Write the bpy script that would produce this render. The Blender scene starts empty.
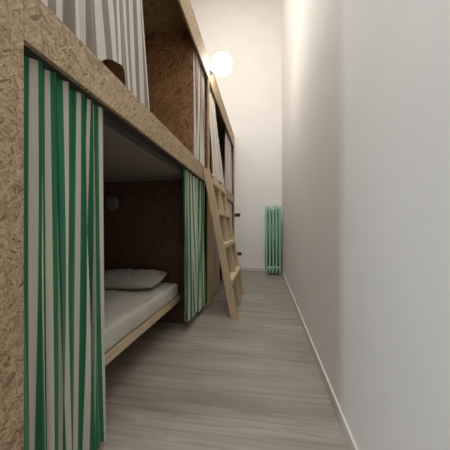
import bpy, bmesh, math, random
from mathutils import Vector, Matrix, noise
random.seed(7)
C = bpy.context.scene.collection
PI = math.pi
# World origin is below the camera on the floor; Z=0 is the floor; +Y runs down the corridor.

# ------------------------------------------------------------------ materials
def newmat(name):
    m = bpy.data.materials.new(name); m.use_nodes = True
    nt = m.node_tree
    return m, nt, nt.nodes['Principled BSDF']

def N(nt, typ, **kw):
    n = nt.nodes.new(typ)
    for k, v in kw.items():
        if k in n.inputs: n.inputs[k].default_value = v
        else: setattr(n, k, v)
    return n

def ramp(nt, fac, stops):
    r = nt.nodes.new('ShaderNodeValToRGB')
    els = r.color_ramp.elements
    while len(els) < len(stops): els.new(0.5)
    for e, (p, c) in zip(els, stops):
        e.position = p; e.color = (*c, 1)
    nt.links.new(fac, r.inputs[0])
    return r

def mix(nt, fac, a, b, mode='MIX'):
    n = nt.nodes.new('ShaderNodeMix'); n.data_type = 'RGBA'; n.blend_type = mode
    for sock, v in ((n.inputs[0], fac), (n.inputs[6], a), (n.inputs[7], b)):
        if hasattr(v, 'links'): nt.links.new(v, sock)
        elif isinstance(v, (int, float)): sock.default_value = v
        else: sock.default_value = (*v, 1)
    return n.outputs[2]

def plain(name, col, rough=0.6, metal=0.0, var=0.05, scale=8.0, bump=0.0):
    m, nt, b = newmat(name)
    tc = N(nt, 'ShaderNodeTexCoord')
    no = N(nt, 'ShaderNodeTexNoise', Scale=scale, Detail=4.0)
    nt.links.new(tc.outputs['Object'], no.inputs['Vector'])
    lo = tuple(max(0, c*(1-var)) for c in col); hi = tuple(min(1, c*(1+var)) for c in col)
    r = ramp(nt, no.outputs[0], [(0.3, lo), (0.7, hi)])
    nt.links.new(r.outputs[0], b.inputs['Base Color'])
    b.inputs['Roughness'].default_value = rough
    b.inputs['Metallic'].default_value = metal
    if bump:
        bp = N(nt, 'ShaderNodeBump', Strength=bump, Distance=0.01)
        nt.links.new(no.outputs[0], bp.inputs['Height']); nt.links.new(bp.outputs[0], b.inputs['Normal'])
    return m

def osb(name, tint=(1, 1, 1), scale=1.0):
    """Oriented strand board: three crossing layers of long random flakes, in metres of UV."""
    m, nt, b = newmat(name)
    uv = N(nt, 'ShaderNodeUVMap')
    def layer(ang, sx, sy, off):
        mp = N(nt, 'ShaderNodeMapping')
        mp.inputs['Rotation'].default_value = (0, 0, ang)
        mp.inputs['Location'].default_value = (off, off*1.7, 0)
        nt.links.new(uv.outputs[0], mp.inputs['Vector'])
        sc = N(nt, 'ShaderNodeVectorMath', operation='MULTIPLY')
        sc.inputs[1].default_value = (sx*scale, sy*scale, 1)
        nt.links.new(mp.outputs[0], sc.inputs[0])
        v = N(nt, 'ShaderNodeTexVoronoi', Scale=1.0); v.voronoi_dimensions = '2D'
        nt.links.new(sc.outputs[0], v.inputs['Vector'])
        sp = N(nt, 'ShaderNodeSeparateColor'); nt.links.new(v.outputs['Color'], sp.inputs[0])
        return sp
    A = layer(0.35, 14, 62, 0.0); B = layer(1.35, 17, 70, 3.1); D = layer(2.35, 15, 66, 7.7)
    dark, mid, lite, pale = [(0.16, .102, .050), (.31, .210, .108), (.415, .295, .160), (.53, .40, .235)]
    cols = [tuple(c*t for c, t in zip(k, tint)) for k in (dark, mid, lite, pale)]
    st = [(0.0, cols[0]), (0.16, cols[1]), (0.55, cols[2]), (1.0, cols[3])]
    ca = ramp(nt, A.outputs[0], st); cb = ramp(nt, B.outputs[0], st); cd = ramp(nt, D.outputs[0], st)
    def gt(sock, th):
        g = N(nt, 'ShaderNodeMath', operation='GREATER_THAN'); g.inputs[1].default_value = th
        nt.links.new(sock, g.inputs[0]); return g.outputs[0]
    c1 = mix(nt, gt(B.outputs[1], .55), ca.outputs[0], cb.outputs[0])
    c2 = mix(nt, gt(D.outputs[1], .62), c1, cd.outputs[0])
    # sparse near-black chips and fine fibre
    nz = N(nt, 'ShaderNodeTexNoise', Scale=46.0*scale, Detail=3.0); nt.links.new(uv.outputs[0], nz.inputs['Vector'])
    chip = ramp(nt, nz.outputs[0], [(0.30, (0.34, .29, .25)), (0.40, (1, 1, 1))])
    c3 = mix(nt, 1.0, c2, chip.outputs[0], 'MULTIPLY')
    n3 = N(nt, 'ShaderNodeTexNoise', Scale=170.0, Detail=3.0); nt.links.new(uv.outputs[0], n3.inputs['Vector'])
    fib = ramp(nt, n3.outputs[0], [(0.35, (.70, .68, .66)), (0.62, (1.08, 1.08, 1.08))])
    c3 = mix(nt, 1.0, c3, fib.outputs[0], 'MULTIPLY')
    n2 = N(nt, 'ShaderNodeTexNoise', Scale=3.0, Detail=2.0); nt.links.new(uv.outputs[0], n2.inputs['Vector'])
    big = ramp(nt, n2.outputs[0], [(0.3, (.86, .84, .82)), (0.7, (1.06, 1.05, 1.04))])
    c4 = mix(nt, 1.0, c3, big.outputs[0], 'MULTIPLY')
    nt.links.new(c4, b.inputs['Base Color'])
    b.inputs['Roughness'].default_value = 0.62
    bp = N(nt, 'ShaderNodeBump', Strength=0.35, Distance=0.004)
    nt.links.new(c2, bp.inputs['Height']); nt.links.new(bp.outputs[0], b.inputs['Normal'])
    return m

def wood(name, base, dark, axis_scale=(2, 40, 40), rough=0.5):
    m, nt, b = newmat(name)
    uv = N(nt, 'ShaderNodeTexCoord')
    sc = N(nt, 'ShaderNodeVectorMath', operation='MULTIPLY'); sc.inputs[1].default_value = axis_scale
    nt.links.new(uv.outputs['Object'], sc.inputs[0])
    no = N(nt, 'ShaderNodeTexNoise', Scale=1.0, Detail=5.0, Distortion=0.6)
    nt.links.new(sc.outputs[0], no.inputs['Vector'])
    r = ramp(nt, no.outputs[0], [(0.3, dark), (0.65, base)])
    nt.links.new(r.outputs[0], b.inputs['Base Color'])
    b.inputs['Roughness'].default_value = rough
    return m

def stripes(name, ca, cb, period, duty=0.5, weave=0.10, thin=None):
    """Striped cloth; UV.x runs across the cloth in metres, UV.y down it."""
    m, nt, b = newmat(name)
    uv = N(nt, 'ShaderNodeUVMap'); sp = N(nt, 'ShaderNodeSeparateXYZ'); nt.links.new(uv.outputs[0], sp.inputs[0])
    d = N(nt, 'ShaderNodeMath', operation='DIVIDE'); d.inputs[1].default_value = period
    nt.links.new(sp.outputs[0], d.inputs[0])
    f = N(nt, 'ShaderNodeMath', operation='FRACT'); nt.links.new(d.outputs[0], f.inputs[0])
    stops = [(0.0, ca), (duty-0.02, ca), (duty+0.02, cb), (0.98, cb), (1.0, ca)]
    if thin:
        stops = [(0.0, ca), (duty-.02, ca), (duty+.02, cb), ((1+duty)/2-.05, cb), ((1+duty)/2, thin), ((1+duty)/2+.05, cb), (1.0, cb)]
    r = ramp(nt, f.outputs[0], stops)
    no = N(nt, 'ShaderNodeTexNoise', Scale=1.0, Detail=3.0)
    sc = N(nt, 'ShaderNodeVectorMath', operation='MULTIPLY'); sc.inputs[1].default_value = (260, 190, 1)
    nt.links.new(uv.outputs[0], sc.inputs[0]); nt.links.new(sc.outputs[0], no.inputs['Vector'])
    wv = ramp(nt, no.outputs[0], [(0.3, (1-weave*1.6,)*3), (0.7, (1+weave*.3,)*3)])
    c = mix(nt, 1.0, r.outputs[0], wv.outputs[0], 'MULTIPLY')
    nt.links.new(c, b.inputs['Base Color'])
    b.inputs['Roughness'].default_value = 0.85
    b.inputs['Sheen Weight'].default_value = 0.15
    return m

def floor_mat():
    m, nt, b = newmat('grey oak planks')
    uv = N(nt, 'ShaderNodeUVMap')
    br = N(nt, 'ShaderNodeTexBrick', Scale=1.0)
    br.offset = 0.37; br.inputs['Brick Width'].default_value = 1.25; br.inputs['Row Height'].default_value = 0.185
    br.inputs['Mortar Size'].default_value = 0.0016; br.inputs['Mortar Smooth'].default_value = 0.3
    br.inputs['Bias'].default_value = 0.0
    br.inputs['Color1'].default_value = (.250, .216, .178, 1); br.inputs['Color2'].default_value = (.305, .266, .222, 1)
    br.inputs['Mortar'].default_value = (.19, .165, .14, 1)
    nt.links.new(uv.outputs[0], br.inputs['Vector'])
    sc = N(nt, 'ShaderNodeVectorMath', operation='MULTIPLY'); sc.inputs[1].default_value = (1.6, 26, 1)
    nt.links.new(uv.outputs[0], sc.inputs[0])
    no = N(nt, 'ShaderNodeTexNoise', Scale=1.0, Detail=6.0, Distortion=1.2); nt.links.new(sc.outputs[0], no.inputs['Vector'])
    r = ramp(nt, no.outputs[0], [(0.28, (.66, .64, .61)), (0.5, (.95, .95, .95)), (0.72, (1.15, 1.15, 1.16))])
    s2 = N(nt, 'ShaderNodeVectorMath', operation='MULTIPLY'); s2.inputs[1].default_value = (0.9, 6, 1)
    nt.links.new(uv.outputs[0], s2.inputs[0])
    n2 = N(nt, 'ShaderNodeTexNoise', Scale=1.0, Detail=2.0); nt.links.new(s2.outputs[0], n2.inputs['Vector'])
    r2 = ramp(nt, n2.outputs[0], [(0.3, (.82, .80, .78)), (0.7, (1.1, 1.1, 1.1))])
    c = mix(nt, 1.0, br.outputs[0], r.outputs[0], 'MULTIPLY')
    c = mix(nt, 1.0, c, r2.outputs[0], 'MULTIPLY')
    nt.links.new(c, b.inputs['Base Color'])
    b.inputs['Roughness'].default_value = 0.48
    bp = N(nt, 'ShaderNodeBump', Strength=0.12, Distance=0.003)
    nt.links.new(no.outputs[0], bp.inputs['Height']); nt.links.new(bp.outputs[0], b.inputs['Normal'])
    return m

M = dict(
    wall=plain('white plaster', (.84, .812, .77), .75, var=.02, scale=2.5),
    wall_far=plain('white plaster end wall', (.84, .812, .77), .75, var=.02, scale=2.5),
    ceil=plain('white ceiling', (.8, .79, .77), .8, var=.01),
    trim=plain('white skirting', (.62, .595, .55), .55, var=.02),
    floor=floor_mat(),
    osb=osb('strand board', scale=2.3),
    osb_in=osb('strand board warm', (.78, .64, .50), scale=1.6),
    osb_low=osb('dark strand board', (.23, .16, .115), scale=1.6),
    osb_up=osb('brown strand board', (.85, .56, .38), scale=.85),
    dark=plain('near-black shade and bracket', (.035, .028, .022), .7),  # shade under the beam put into the colour; also the dark bed bracket
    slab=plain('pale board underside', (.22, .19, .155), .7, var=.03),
    pine=wood('pine', (.60, .46, .29), (.50, .36, .21), (40, 40, 3)),
    pine_y=wood('pine lengthwise', (.62, .48, .31), (.52, .385, .23), (40, 3, 40)),
    green=stripes('green and cream stripes', (.008, .140, .055), (.60, .57, .455), .050, .55),
    green2=stripes('green and cream fine stripes', (.022, .190, .090), (.60, .61, .49), .042, .5),
    grey=stripes('grey and white stripes', (.25, .205, .165), (.70, .66, .60), .060, .48, .16),
    beige=stripes('beige and cream stripes', (.24, .185, .135), (.72, .67, .58), .042, .42, .14),
    check=stripes('pale linen weave', (.60, .55, .47), (.74, .70, .62), .034, .4, .25),
    pink=stripes('pink grey stripes', (.46, .36, .36), (.64, .56, .54), .06, .5, .12),
    brown=stripes('brown grey stripes', (.42, .32, .26), (.58, .49, .42), .07, .5, .15),
    sheet=plain('white sheet', (.56, .525, .46), .8, var=.05, scale=5, bump=.1),
    pillow=plain('white pillowcase', (.36, .33, .285), .8, var=.05, scale=6, bump=.1),
    mint=plain('mint enamel', (.31, .545, .425), .35, var=.03),
    black=plain('black plastic', (.012, .012, .012), .4),
    blackin=plain('dark socket insert', (.035, .035, .035), .35),
    metal=plain('grey metal', (.35, .34, .33), .35, .8),
    white=plain('white plastic', (.75, .74, .70), .4, var=.01),
    lampoff=plain('unlit opal glass', (.13, .105, .08), .5, var=.02),
)
def glow(name, col, strength):
    m, nt, b = newmat(name)
    b.inputs['Base Color'].default_value = (.9, .88, .84, 1)
    b.inputs['Emission Color'].default_value = (*col, 1); b.inputs['Emission Strength'].default_value = strength
    return m
M['globe'] = glow('lit opal glass', (1, .95, .88), 17.0)

# ------------------------------------------------------------------ mesh helpers
def project_uv(bm):
    uvl = bm.loops.layers.uv.verify()
    for f in bm.faces:
        n = f.normal; ax = max(range(3), key=lambda i: abs(n[i]))
        a, b = ((1, 2), (0, 2), (0, 1))[ax]
        for l in f.loops: l[uvl].uv = (l.vert.co[a], l.vert.co[b])

def link(name, bm, mat, parent=None, smooth=False, uv=True, swap=False):
    bmesh.ops.recalc_face_normals(bm, faces=bm.faces[:])
    if uv: project_uv(bm)
    me = bpy.data.meshes.new(name); bm.to_mesh(me); bm.free()
    if smooth:
        for p in me.polygons: p.use_smooth = True
    me.materials.append(mat)
    o = bpy.data.objects.new(name, me); C.objects.link(o)
    if parent:
        o.parent = parent
        o.matrix_parent_inverse = Matrix.Translation(-parent.location)
    return o

def box(bm, lo, hi, bevel=0.0, mtx=None):
    lo, hi = Vector(lo), Vector(hi)
    r = bmesh.ops.create_cube(bm, size=1.0)
    vs = r['verts']
    for v in vs:
        v.co = Vector(((lo[i]+hi[i])/2 + v.co[i]*(hi[i]-lo[i])) for i in range(3))
    if mtx is not None:
        for v in vs: v.co = mtx @ v.co
    if bevel:
        es = list({e for v in vs for e in v.link_edges})
        bmesh.ops.bevel(bm, geom=es, offset=bevel, segments=2, affect='EDGES', profile=.6)
    return bm

def boxobj(name, lo, hi, mat, parent=None, bevel=0.0):
    return link(name, box(bmesh.new(), lo, hi, bevel), mat, parent)

def tube(bm, pts, r, n=10, closed=False):
    pts = [Vector(p) for p in pts]; rings = []
    k = len(pts)
    up0 = Vector((1, 0, 0))
    for i, p in enumerate(pts):
        if closed: t = pts[(i+1) % k]-pts[i-1]
        else: t = pts[min(i+1, k-1)]-pts[max(i-1, 0)]
        t.normalize()
        a = up0 if abs(t.dot(up0)) < .9 else Vector((0, 1, 0))
        a = (a - t*a.dot(t)).normalized(); b = t.cross(a)
        rr = r[i] if isinstance(r, (list, tuple)) else r
        rings.append([bm.verts.new(p + (a*math.cos(2*PI*j/n) + b*math.sin(2*PI*j/n))*rr) for j in range(n)])
    for i in range(k if closed else k-1):
        A, B = rings[i], rings[(i+1) % k]
        for j in range(n): bm.faces.new((A[j], A[(j+1) % n], B[(j+1) % n], B[j]))
    if not closed:
        bm.faces.new(rings[0]); bm.faces.new(rings[-1])
    return bm

def lathe(bm, prof, n=32, mtx=None):
    """prof: list of (radius, height) spun about Z."""
    rings = []
    for r, h in prof:
        if r < 1e-5: rings.append([bm.verts.new((0, 0, h))])
        else: rings.append([bm.verts.new((r*math.cos(2*PI*j/n), r*math.sin(2*PI*j/n), h)) for j in range(n)])
    for A, B in zip(rings, rings[1:]):
        for j in range(n):
            a = [A[j % len(A)], A[(j+1) % len(A)]] if len(A) > 1 else [A[0]]
            b = [B[(j+1) % len(B)], B[j % len(B)]] if len(B) > 1 else [B[0]]
            if len(a)+len(b) >= 3: bm.faces.new(a+b)
    if mtx is not None:
        for v in bm.verts: v.co = mtx @ v.co
    return bm

def tag(o, label=None, cat=None, group=None, kind=None):
    if label: o['label'] = label
    if cat: o['category'] = cat
    if group: o['group'] = group
    if kind: o['kind'] = kind
    return o

def thing(name, loc, label, cat, group=None):
    o = bpy.data.objects.new(name, None); C.objects.link(o); o.location = loc
    o.empty_display_size = .1
    return tag(o, label, cat, group)

# ------------------------------------------------------------------ setting
XR, XL, YF, YB, ZC = .39, -1.74, 5.72, -2.6, 6.6
FX = -.67                      # front plane of the bunks
tag(boxobj('floor', (XL-.1, YB, -.1), (XR+.1, YF+.1, 0), M['floor']), kind='structure')
tag(boxobj('wall_right', (XR, YB, 0), (XR+.1, YF+.1, ZC), M['wall']), kind='structure')
tag(boxobj('wall_left', (XL-.1, YB, 0), (XL, YF+.1, ZC), M['wall']), kind='structure')
tag(boxobj('wall_far', (XL, YF, 0), (XR, YF+.1, ZC), M['wall_far']), kind='structure')
tag(boxobj('ceiling', (XL-.1, YB, ZC), (XR+.1, YF+.1, ZC+.1), M['ceil']), kind='structure')
tag(boxobj('baseboard_right', (XR-.012, YB, 0), (XR, YF, .07), M['trim'], bevel=.003), kind='structure')
tag(boxobj('baseboard_far', (FX+.01, YF-.012, 0), (XR-.012, YF, .07), M['trim'], bevel=.003), kind='structure')

# ------------------------------------------------------------------ the bunk structure
bunk = thing('bunk_bed', (FX-.5, 3.0, 0), 'long built-in two-storey bunk of strand board lining the left of the corridor', 'bunk bed')
BZ0, BZ1 = 1.53, 1.69          # lower beam
RZ0, RZ1 = 2.82, 3.04          # top rail
T = .02
boxobj('end_panel', (XL+.021, 5.69, 0), (FX-T-.001, 5.708, 1.489), M['osb_up'], bunk)
boxobj('end_panel', (XL+.021, 5.69, 1.576), (FX-T-.001, 5.708, RZ1), M['osb_up'], bunk)
boxobj('front_panel', (FX-T, .15, 0), (FX, .61, RZ1), M['osb'], bunk, .0015)
boxobj('end_panel', (XL+.01, .15, 0), (FX-T, .15+T, RZ1), M['osb'], bunk)
beam = boxobj('front_beam', (FX-T, .6105, BZ0), (FX, 5.71, BZ1), M['osb'], bunk, .002)
boxobj('top_rail', (FX-T, .6105, RZ0), (FX, 5.71, RZ1), M['osb'], bunk, .002)
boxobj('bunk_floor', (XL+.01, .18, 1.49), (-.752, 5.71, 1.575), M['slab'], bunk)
boxobj('edge_shade_strip', (-.7515, .62, 1.490), (-.749, 5.70, 1.535), M['dark'], bunk)  # near-black strip paints the slab edge as if in the beam's shadow
boxobj('curtain_track', (-.7485, .62, 1.532), (FX-T-.0005, 5.70, 1.542), M['dark'], bunk)
boxobj('roof_board', (XL+.01, .15, RZ1+.001), (FX, 5.71, RZ1+.03), M['osb_in'], bunk)
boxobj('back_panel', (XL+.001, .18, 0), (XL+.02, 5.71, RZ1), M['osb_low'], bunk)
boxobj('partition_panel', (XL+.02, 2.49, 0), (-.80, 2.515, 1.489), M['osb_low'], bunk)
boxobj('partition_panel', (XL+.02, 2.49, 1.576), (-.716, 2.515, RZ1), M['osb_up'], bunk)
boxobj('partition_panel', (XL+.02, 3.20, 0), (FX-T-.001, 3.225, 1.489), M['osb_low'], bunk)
boxobj('partition_panel', (XL+.02, 3.04, 1.576), (FX-T-.001, 3.065, RZ1), M['osb_up'], bunk)
boxobj('post', (FX-T, 2.99, 0), (FX, 3.24, BZ0-.0005), M['osb'], bunk, .0015)
boxobj('post', (FX-T, 2.985, BZ1+.0005), (FX, 3.05, RZ0-.0005), M['osb'], bunk, .0015)
boxobj('post', (FX-T, 5.63, 0), (FX, 5.71, BZ0-.0005), M['osb'], bunk, .0015)
boxobj('post', (FX-T, 5.63, BZ1+.0005), (FX, 5.71, RZ0-.0005), M['osb'], bunk, .0015)
# thin raised joint strip and fixings on the beam
def hook(y, z, mat):
    bm = bmesh.new()
    R = Matrix.Translation((FX, y, z)) @ Matrix.Rotation(PI/2, 4, 'Y')
    lathe(bm, [(0, -.001), (.007, -.001), (.007, .003), (.004, .006), (.0, .006)], 14, R)
    return link('screw_cap', bm, mat, bunk, True)
tag(hook(.985, 1.635, M['white']), 'small white screw cap on the beam')
tag(hook(5.50, 1.63, M['black']), 'small dark screw cap on the beam')
bm = bmesh.new(); box(bm, (FX-T, 0, -.5*(BZ1-BZ0)), (FX+.0012, .003, .5*(BZ1-BZ0)))
for v in bm.verts: v.co.z *= .45; v.co.y += .83 + (v.co.z)*.35; v.co.z += (BZ0+BZ1)/2
link('beam_joint', bm, M['pine'], bunk)

# ------------------------------------------------------------------ lower bed
MX0, MX1, MY0, MY1 = XL+.06, -.85, .66, 2.42
bed = thing('bed_platform', (-1.25, 1.55, 0), 'low pine bed platform with exposed side rail in the lower bunk', 'bed')
boxobj('side_rail', (MX1-.025, MY0-.02, .243), (MX1-.002, 2.488, .302), M['pine_y'], bed, .003)
boxobj('platform_board', (MX0-.02, MY0-.02, .275), (MX1-.026, 2.488, .302), M['pine_y'], bed)
for y in (.75, 1.30, 2.38):
    boxobj('leg', (MX1-.55, y, 0), (MX1-.50, y+.05, .2745), M['pine'], bed)
    boxobj('leg', (MX0+.03, y, 0), (MX0+.08, y+.05, .2745), M['pine'], bed)

boxobj('bracket', (MX1-.05, 1.12, .205), (MX1-.02, 1.17, .2425), M['dark'], bed)

def grid_box(lo, hi, nx, ny, nz, fn):
    bm = bmesh.new(); V = {}
    def vert(i, j, k):
        if (i, j, k) not in V:
            p = Vector((i/nx, j/ny, k/nz)); V[(i, j, k)] = bm.verts.new(fn(p))
        return V[(i, j, k)]
    for i in range(nx):
        for j in range(ny):
            for k in (0, nz): bm.faces.new([vert(i, j, k), vert(i+1, j, k), vert(i+1, j+1, k), vert(i, j+1, k)])
    for i in range(nx):
        for k in range(nz):
            for j in (0, ny): bm.faces.new([vert(i, j, k), vert(i+1, j, k), vert(i+1, j, k+1), vert(i, j, k+1)])
    for j in range(ny):
        for k in range(nz):
            for i in (0, nx): bm.faces.new([vert(i, j, k), vert(i, j+1, k), vert(i, j+1, k+1), vert(i, j, k+1)])
    return bm
def mat_fn(p):
    lo = Vector((MX0, MY0, .308)); hi = Vector((MX1, MY1, .436)); R = .018
    q = Vector(lo[i] + p[i]*(hi[i]-lo[i]) for i in range(3))
    c = Vector(min(max(q[i], lo[i]+R), hi[i]-R) for i in range(3))
    d = q-c
    if d.length > 1e-6: q = c + d.normalized()*min(d.length, R) if d.length > R else q
    w = noise.noise(Vector((q.x*5, q.y*4, q.z*9)))
    w2 = noise.noise(Vector((q.x*13, q.y*9, q.z*4+3)))
    if p.z > .5: q.z += .009*w + .005*w2
    if p.x > .9: q.x += .012*w + .009*w2*(1-p.z) - .004
    return q
o = link('mattress', grid_box(None, None, 28, 60, 8, mat_fn), M['sheet'], None, True)
tag(o, 'thin mattress under a white fitted sheet on the lower bed platform', 'mattress')

# pillow
def pil_fn(p):
    a, b, c = p.x*2-1, p.y*2-1, p.z*2-1
    prof = max(0, (1-abs(a)**3.2))**.5 * max(0, (1-abs(b)**2.6))**.55
    pinch = 1 - .06*(abs(b)**2)*(1) ; pinch2 = 1-.05*(abs(a)**2)
    x = a*.345*pinch; y = b*.20*pinch2
    z = c*(.006+.052*prof)
    z += .010*noise.noise(Vector((x*9, y*11, c)))*prof
    if c > 0: z += .016*noise.noise(Vector((x*16+y*9, y*7, 4)))*prof
    return Vector((x, y, z))
bm = grid_box(None, None, 40, 26, 2, pil_fn)
o = link('pillow', bm, M['pillow'], None, True)
o.location = (-1.285, 2.20, 0.511); o.rotation_euler = (math.radians(8), 0, math.radians(2))
tag(o, 'rumpled white pillow lying at the far end of the lower mattress', 'pillow')

# unlit round lamp in the lower bunk, on the partition panel
lp = thing('wall_lamp', (-1.625, 2.488, 1.25), 'unlit round wall lamp on the dark partition inside the lower bunk', 'wall lamp', None)
R = Matrix.Translation((-1.625, 2.4895, 1.255)) @ Matrix.Rotation(PI/2, 4, 'X')
link('mount', lathe(bmesh.new(), [(0, 0), (.055, 0), (.055, .012), (0, .012)], 28, R), M['white'], lp, True)
link('lamp_shade', lathe(bmesh.new(), [(0, .012), (.07, .0125), (.088, .018), (.086, .026), (.06, .036), (.03, .041), (0, .042)], 32, R), M['lampoff'], lp, True)

# ------------------------------------------------------------------ curtains
def curtain(name, mat, top, bot, zt, zb, folds, amp, label, group, ns=220, ntv=40, seed=0, hem=None, x_of=None, slack=1.0, uvoff=0.0, parent=None, ampt=.55):
    """top / bot: ((x, y) near end, (x, y) far end) of the hanging line at the top and bottom."""
    rnd = random.Random(seed)
    ph = [rnd.uniform(0, 2*PI) for _ in range(6)]
    bm = bmesh.new(); uvl = bm.loops.layers.uv.verify()
    def fold(s, t):
        k = folds
        warp = s + .25/k*math.sin(2*PI*s*2.3+ph[0]) + .10/k*math.sin(5.1*PI*s+ph[1]+1.2*t)
        w = math.sin(2*PI*k*warp+ph[2]+3.2*t*math.sin(3*s*PI+ph[4])) + .35*math.sin(2*PI*k*1.9*warp+ph[3]+2.1*t)*(1-.6*t)
        return w*amp*(ampt+(1-ampt)*t), .38*amp*math.sin(4*PI*k*warp+ph[4])*(ampt+(1-ampt)*t)
    def pos(s, t):
        a = (Vector(top[0])*(1-s)+Vector(top[1])*s); b = (Vector(bot[0])*(1-s)+Vector(bot[1])*s)
        e = t**1.15
        p = a*(1-e)+b*e
        fx, fy = fold(s, t)
        zb_ = zb + (hem(s) if hem else 0)
        z = zt + (zb_-zt)*t + .004*math.sin(2*PI*folds*s+ph[5])*t
        return Vector((p.x+fx, p.y+fy, z))
    # cloth length measured along the folds half-way down
    arc = [0.0]; prev = pos(0, .6)
    for i in range(1, ns+1):
        c = pos(i/ns, .6); arc.append(arc[-1]+(c-prev).to_2d().length); prev = c
    G = [[bm.verts.new(pos(i/ns, j/ntv)) for i in range(ns+1)] for j in range(ntv+1)]
    for j in range(ntv):
        for i in range(ns):
            f = bm.faces.new((G[j][i], G[j][i+1], G[j+1][i+1], G[j+1][i]))
            for l, (ii, jj) in zip(f.loops, ((i, j), (i+1, j), (i+1, j+1), (i, j+1))):
                l[uvl].uv = (arc[ii]*slack+uvoff, zt*(1-jj/ntv))
    o = link(name, bm, mat, parent, True, uv=False)
    tag(o, label, 'curtain', group)
    return o
CX = -.722
curtain('curtain', M['green'], ((CX, .63), (CX, 1.03)), ((CX-.005, .64), (CX-.01, 1.06)), 1.53, .03, 6.0, .022,
        'nearest curtain, green and cream stripes, bunched at the opening of the lower bunk', 'green striped curtains', seed=3, ns=300)
curtain('curtain', M['green2'], ((-.722, 2.185), (-.722, 2.97)), ((-.73, 2.25), (-.722, 2.975)), 1.53, .04, 8, .022,
        'green striped curtain hanging beside the pillow end of the lower bed, just before the ladder', 'green striped curtains', seed=5, ns=400, hem=lambda s: .065*(1-s))
curtain('curtain', M['brown'], ((-.722, 3.27), (-.722, 4.1)), ((-.722, 3.27), (-.722, 4.12)), 1.53, .03, 8, .022,
        'brownish lower curtain hanging behind the ladder', 'lower curtains beyond the ladder', seed=8)
curtain('curtain', M['pink'], ((-.722, 4.4), (-.722, 5.6)), ((-.722, 4.36), (-.722, 5.6)), 1.53, .03, 11, .022,
        'greyish lower curtain at the far end, glimpsed between the ladder and end wall', 'lower curtains beyond the ladder', seed=9)
def hemA(s):
    y = .70+.84*s
    up = 1/(1+math.exp(-(y-1.03)*90)) * 1/(1+math.exp((y-1.22)*110))
    return up*(.06+.09*min(1, max(0, (y-1.02)/.2)))
curtain('curtain', M['grey'], ((-.725, .69), (-.722, 1.34)), ((-.73, .70), (-.722, 1.54)), 2.98, 1.70, 4, .016,
        'grey and white striped curtain of the nearest upper bunk, its hem rucked above the beam', 'upper bunk curtains', seed=11, ns=300, hem=hemA)
curtain('curtain', M['beige'], ((-.722, 2.56), (-.722, 2.96)), ((-.722, 2.56), (-.722, 2.97)), 2.98, 1.62, 6, .016,
        'beige striped upper curtain left of the post under the globe lamp', 'upper bunk curtains', seed=12)
curtain('curtain', M['check'], ((-.722, 3.09), (-.722, 3.55)), ((-.645, 3.08), (-.645, 3.95)), 2.98, 1.67, 6, .016,
        'pale linen upper curtain just right of the post under the globe lamp', 'upper bunk curtains', seed=13)
curtain('curtain', M['pink'], ((-.73, 4.75), (-.73, 5.6)), ((-.73, 4.6), (-.73, 5.6)), 2.98, 1.62, 7, .018,
        'pinkish upper curtain at the far end beside the end wall', 'upper bunk curtains', seed=14)

# ------------------------------------------------------------------ ladder with three stiles
lad = thing('ladder', (-.4, 3.2, 0), 'sloping pine ladder with three stiles leaning on the bunk beam', 'ladder')
xf = lambda z: -.577 + (1.53-z)*.195          # front edge of the stiles
SW = .08
ytop = 1.645
stY = (2.70, 3.19, 3.68)
for y in stY:
    bm = bmesh.new()
    pr = [(xf(0), 0), (xf(0)-SW, 0), (max(xf(ytop)-SW, FX+.002), ytop), (xf(ytop), ytop)]
    a = [bm.verts.new((x, y, z)) for x, z in pr]; b = [bm.verts.new((x, y+.042, z)) for x, z in pr]
    bm.faces.new(a); bm.faces.new(b)
    for i in range(4): bm.faces.new((a[i], a[(i+1) % 4], b[(i+1) % 4], b[i]))
    bmesh.ops.bevel(bm, geom=bm.edges[:], offset=.003, segments=2, affect='EDGES')
    link('stile', bm, M['pine'], lad)
for z in (1.53, 1.187, .815, .42):
    for y in stY[:2]:
        boxobj('tread', (xf(z)-SW+.004, y+.0425, z-.05), (xf(z)+.022, y+.4895, z), M['pine_y'], lad, .004)

# ------------------------------------------------------------------ globe lamp on the top rail
gl = thing('globe_lamp', (FX, 3.10, 3.05), 'glowing white globe lamp fixed to the top of the bunk front', 'lamp')
Rm = Matrix.Translation((FX+.0005, 3.10, 2.98)) @ Matrix.Rotation(PI/2, 4, 'Y')
link('mount', lathe(bmesh.new(), [(0, 0), (.05, 0), (.05, .018), (.02, .024), (.02, .045), (0, .045)], 24, Rm), M['metal'], gl, True)
bm = bmesh.new(); bmesh.ops.create_uvsphere(bm, u_segments=40, v_segments=24, radius=.128)
for v in bm.verts: v.co += Vector((FX+.148, 3.10, 3.045))
link('globe', bm, M['globe'], gl, True)

# ------------------------------------------------------------------ radiator
rad = thing('radiator', (.19, 5.42, 0), 'tall narrow mint green column radiator standing in the far corner', 'radiator')
def loop_pts(y0, y1, z0, z1, r=.035, seg=5):
    P = []
    for cy, cz, a0 in ((y0+r, z0+r, 180), (y1-r, z0+r, 270), (y1-r, z1-r, 0), (y0+r, z1-r, 90)):
        for k in range(seg+1):
            a = math.radians(a0+90*k/seg); P.append((cy+r*math.cos(a), cz+r*math.sin(a)))
    return P
RX0, RP = .052, .068
y0, y1, z0, z1 = 5.26, 5.44, .045, 1.435
for k in range(5):
    x = RX0+RP*k
    bm = bmesh.new()
    tube(bm, [(x, y, z) for y, z in loop_pts(y0, y1, z0, z1)], .0195, 12, True)
    box(bm, (x-.011, y0+.01, z0+.10), (x+.011, y1-.005, z1-.05))  # added fin deepens the slots so they fall dark
    box(bm, (x-.0338, y1-.05, z0+.06), (x+.0338, y1-.03, z1-.08))  # added back plate closes the slots to keep the gaps dark
    link('radiator_section', bm, M['mint'], rad, True)
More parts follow.
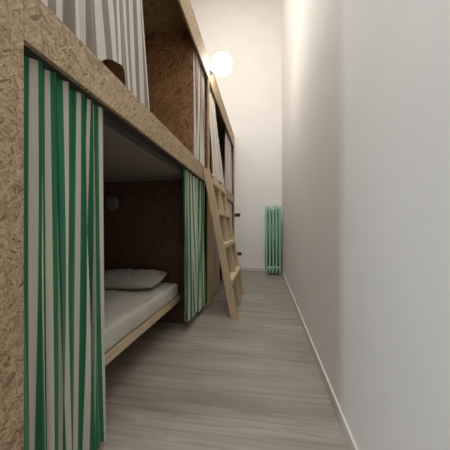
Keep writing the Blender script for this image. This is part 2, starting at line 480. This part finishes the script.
for z in (z0+.11, z1-.075):
    bm = bmesh.new(); tube(bm, [(RX0-.014, y0+.03, z), (RX0+4*RP+.014, y0+.03, z)], .034, 14)
    tube(bm, [(RX0-.014, y1-.03, z), (RX0+4*RP+.014, y1-.03, z)], .03, 14)
    link('header_pipe', bm, M['mint'], rad, True)
for k in (0, 4):
    for y in (y0+.02, y1-.02):
        bm = bmesh.new(); tube(bm, [(RX0+RP*k, y, 0), (RX0+RP*k, y, z0)], [.022, .014], 10)
        link('foot', bm, M['mint'], rad, True)
bm = bmesh.new(); tube(bm, [(RX0+.034, y1, .3), (RX0+.034, YF-.001, .3)], .008, 8); link('bracket', bm, M['mint'], rad, True)

# ------------------------------------------------------------------ black wall plates
def plate(x, z, w, h, label):
    t = thing('wall_socket', (x, YF, z), label, 'wall socket', 'black sockets on the end wall')
    pl = boxobj('plate', (x-w/2, YF-.012, z-h/2), (x+w/2, YF-.0002, z+h/2), M['black'], t, .003)
    for i in range(3):
        xx = x - w/2 + w*(i+.5)/3
        boxobj('insert', (xx-w*.13, YF-.015, z-h*.32), (xx+w*.13, YF-.0122, z+h*.32), M['blackin'], pl, .001)
plate(-.60, 1.275, .125, .078, 'upper black socket plate on the end wall beside the bunk post')
plate(-.555, .385, .10, .07, 'lower black socket plate on the end wall behind the ladder')

# ------------------------------------------------------------------ lights
def lamp(name, typ, loc, energy, col, **kw):
    l = bpy.data.lights.new(name, typ); l.energy = energy; l.color = col
    for k, v in kw.items(): setattr(l, k, v)
    o = bpy.data.objects.new(name, l); C.objects.link(o); o.location = loc
    return o
u = lamp('upper_light', 'AREA', (-1.45, 2.5, 3.66), 6, (1, .97, .93), shape='RECTANGLE', size=3.2, size_y=.16)
u.rotation_euler = Matrix(((0, .35, -.94), (1, 0, 0), (0, -.94, -.35))).to_euler() if False else Vector((1, 0, .35)).to_track_quat('-Z', 'Y').to_euler()
u.data.shape = 'RECTANGLE'
c_ = lamp('overhead_fill', 'AREA', (-.6, 1.3, 6.4), 168, (1, .975, .94), shape='RECTANGLE', size=1.6, size_y=4.0)  # added broad fill from above, stands in for bounce off the high ceiling
d = lamp('daylight', 'AREA', (-1.62, -.92, 1.7), 23, (.74, .87, 1.0), shape='RECTANGLE', size=.09, size_y=3.0)
dirv = Vector((1.06, 1.22, 0)).normalized()
d.rotation_euler = dirv.to_track_quat('-Z', 'Y').to_euler()
w = bpy.data.worlds.new('world'); bpy.context.scene.world = w; w.use_nodes = True
w.node_tree.nodes['Background'].inputs[0].default_value = (.85, .92, 1.0, 1)
w.node_tree.nodes['Background'].inputs[1].default_value = .14

# ------------------------------------------------------------------ camera
cam = bpy.data.cameras.new('camera'); cam.sensor_width = 36; cam.lens = 20.0; cam.shift_y = 2/450; cam.clip_start = .02
co = bpy.data.objects.new('camera', cam); C.objects.link(co)
co.location = (0, 0, 1.0); co.rotation_euler = (PI/2, 0, math.radians(8.87))
bpy.context.scene.camera = co
bpy.context.scene.view_settings.view_transform = 'Standard'
bpy.context.scene.view_settings.exposure = 0.0
bpy.context.scene.view_settings.gamma = 1.14
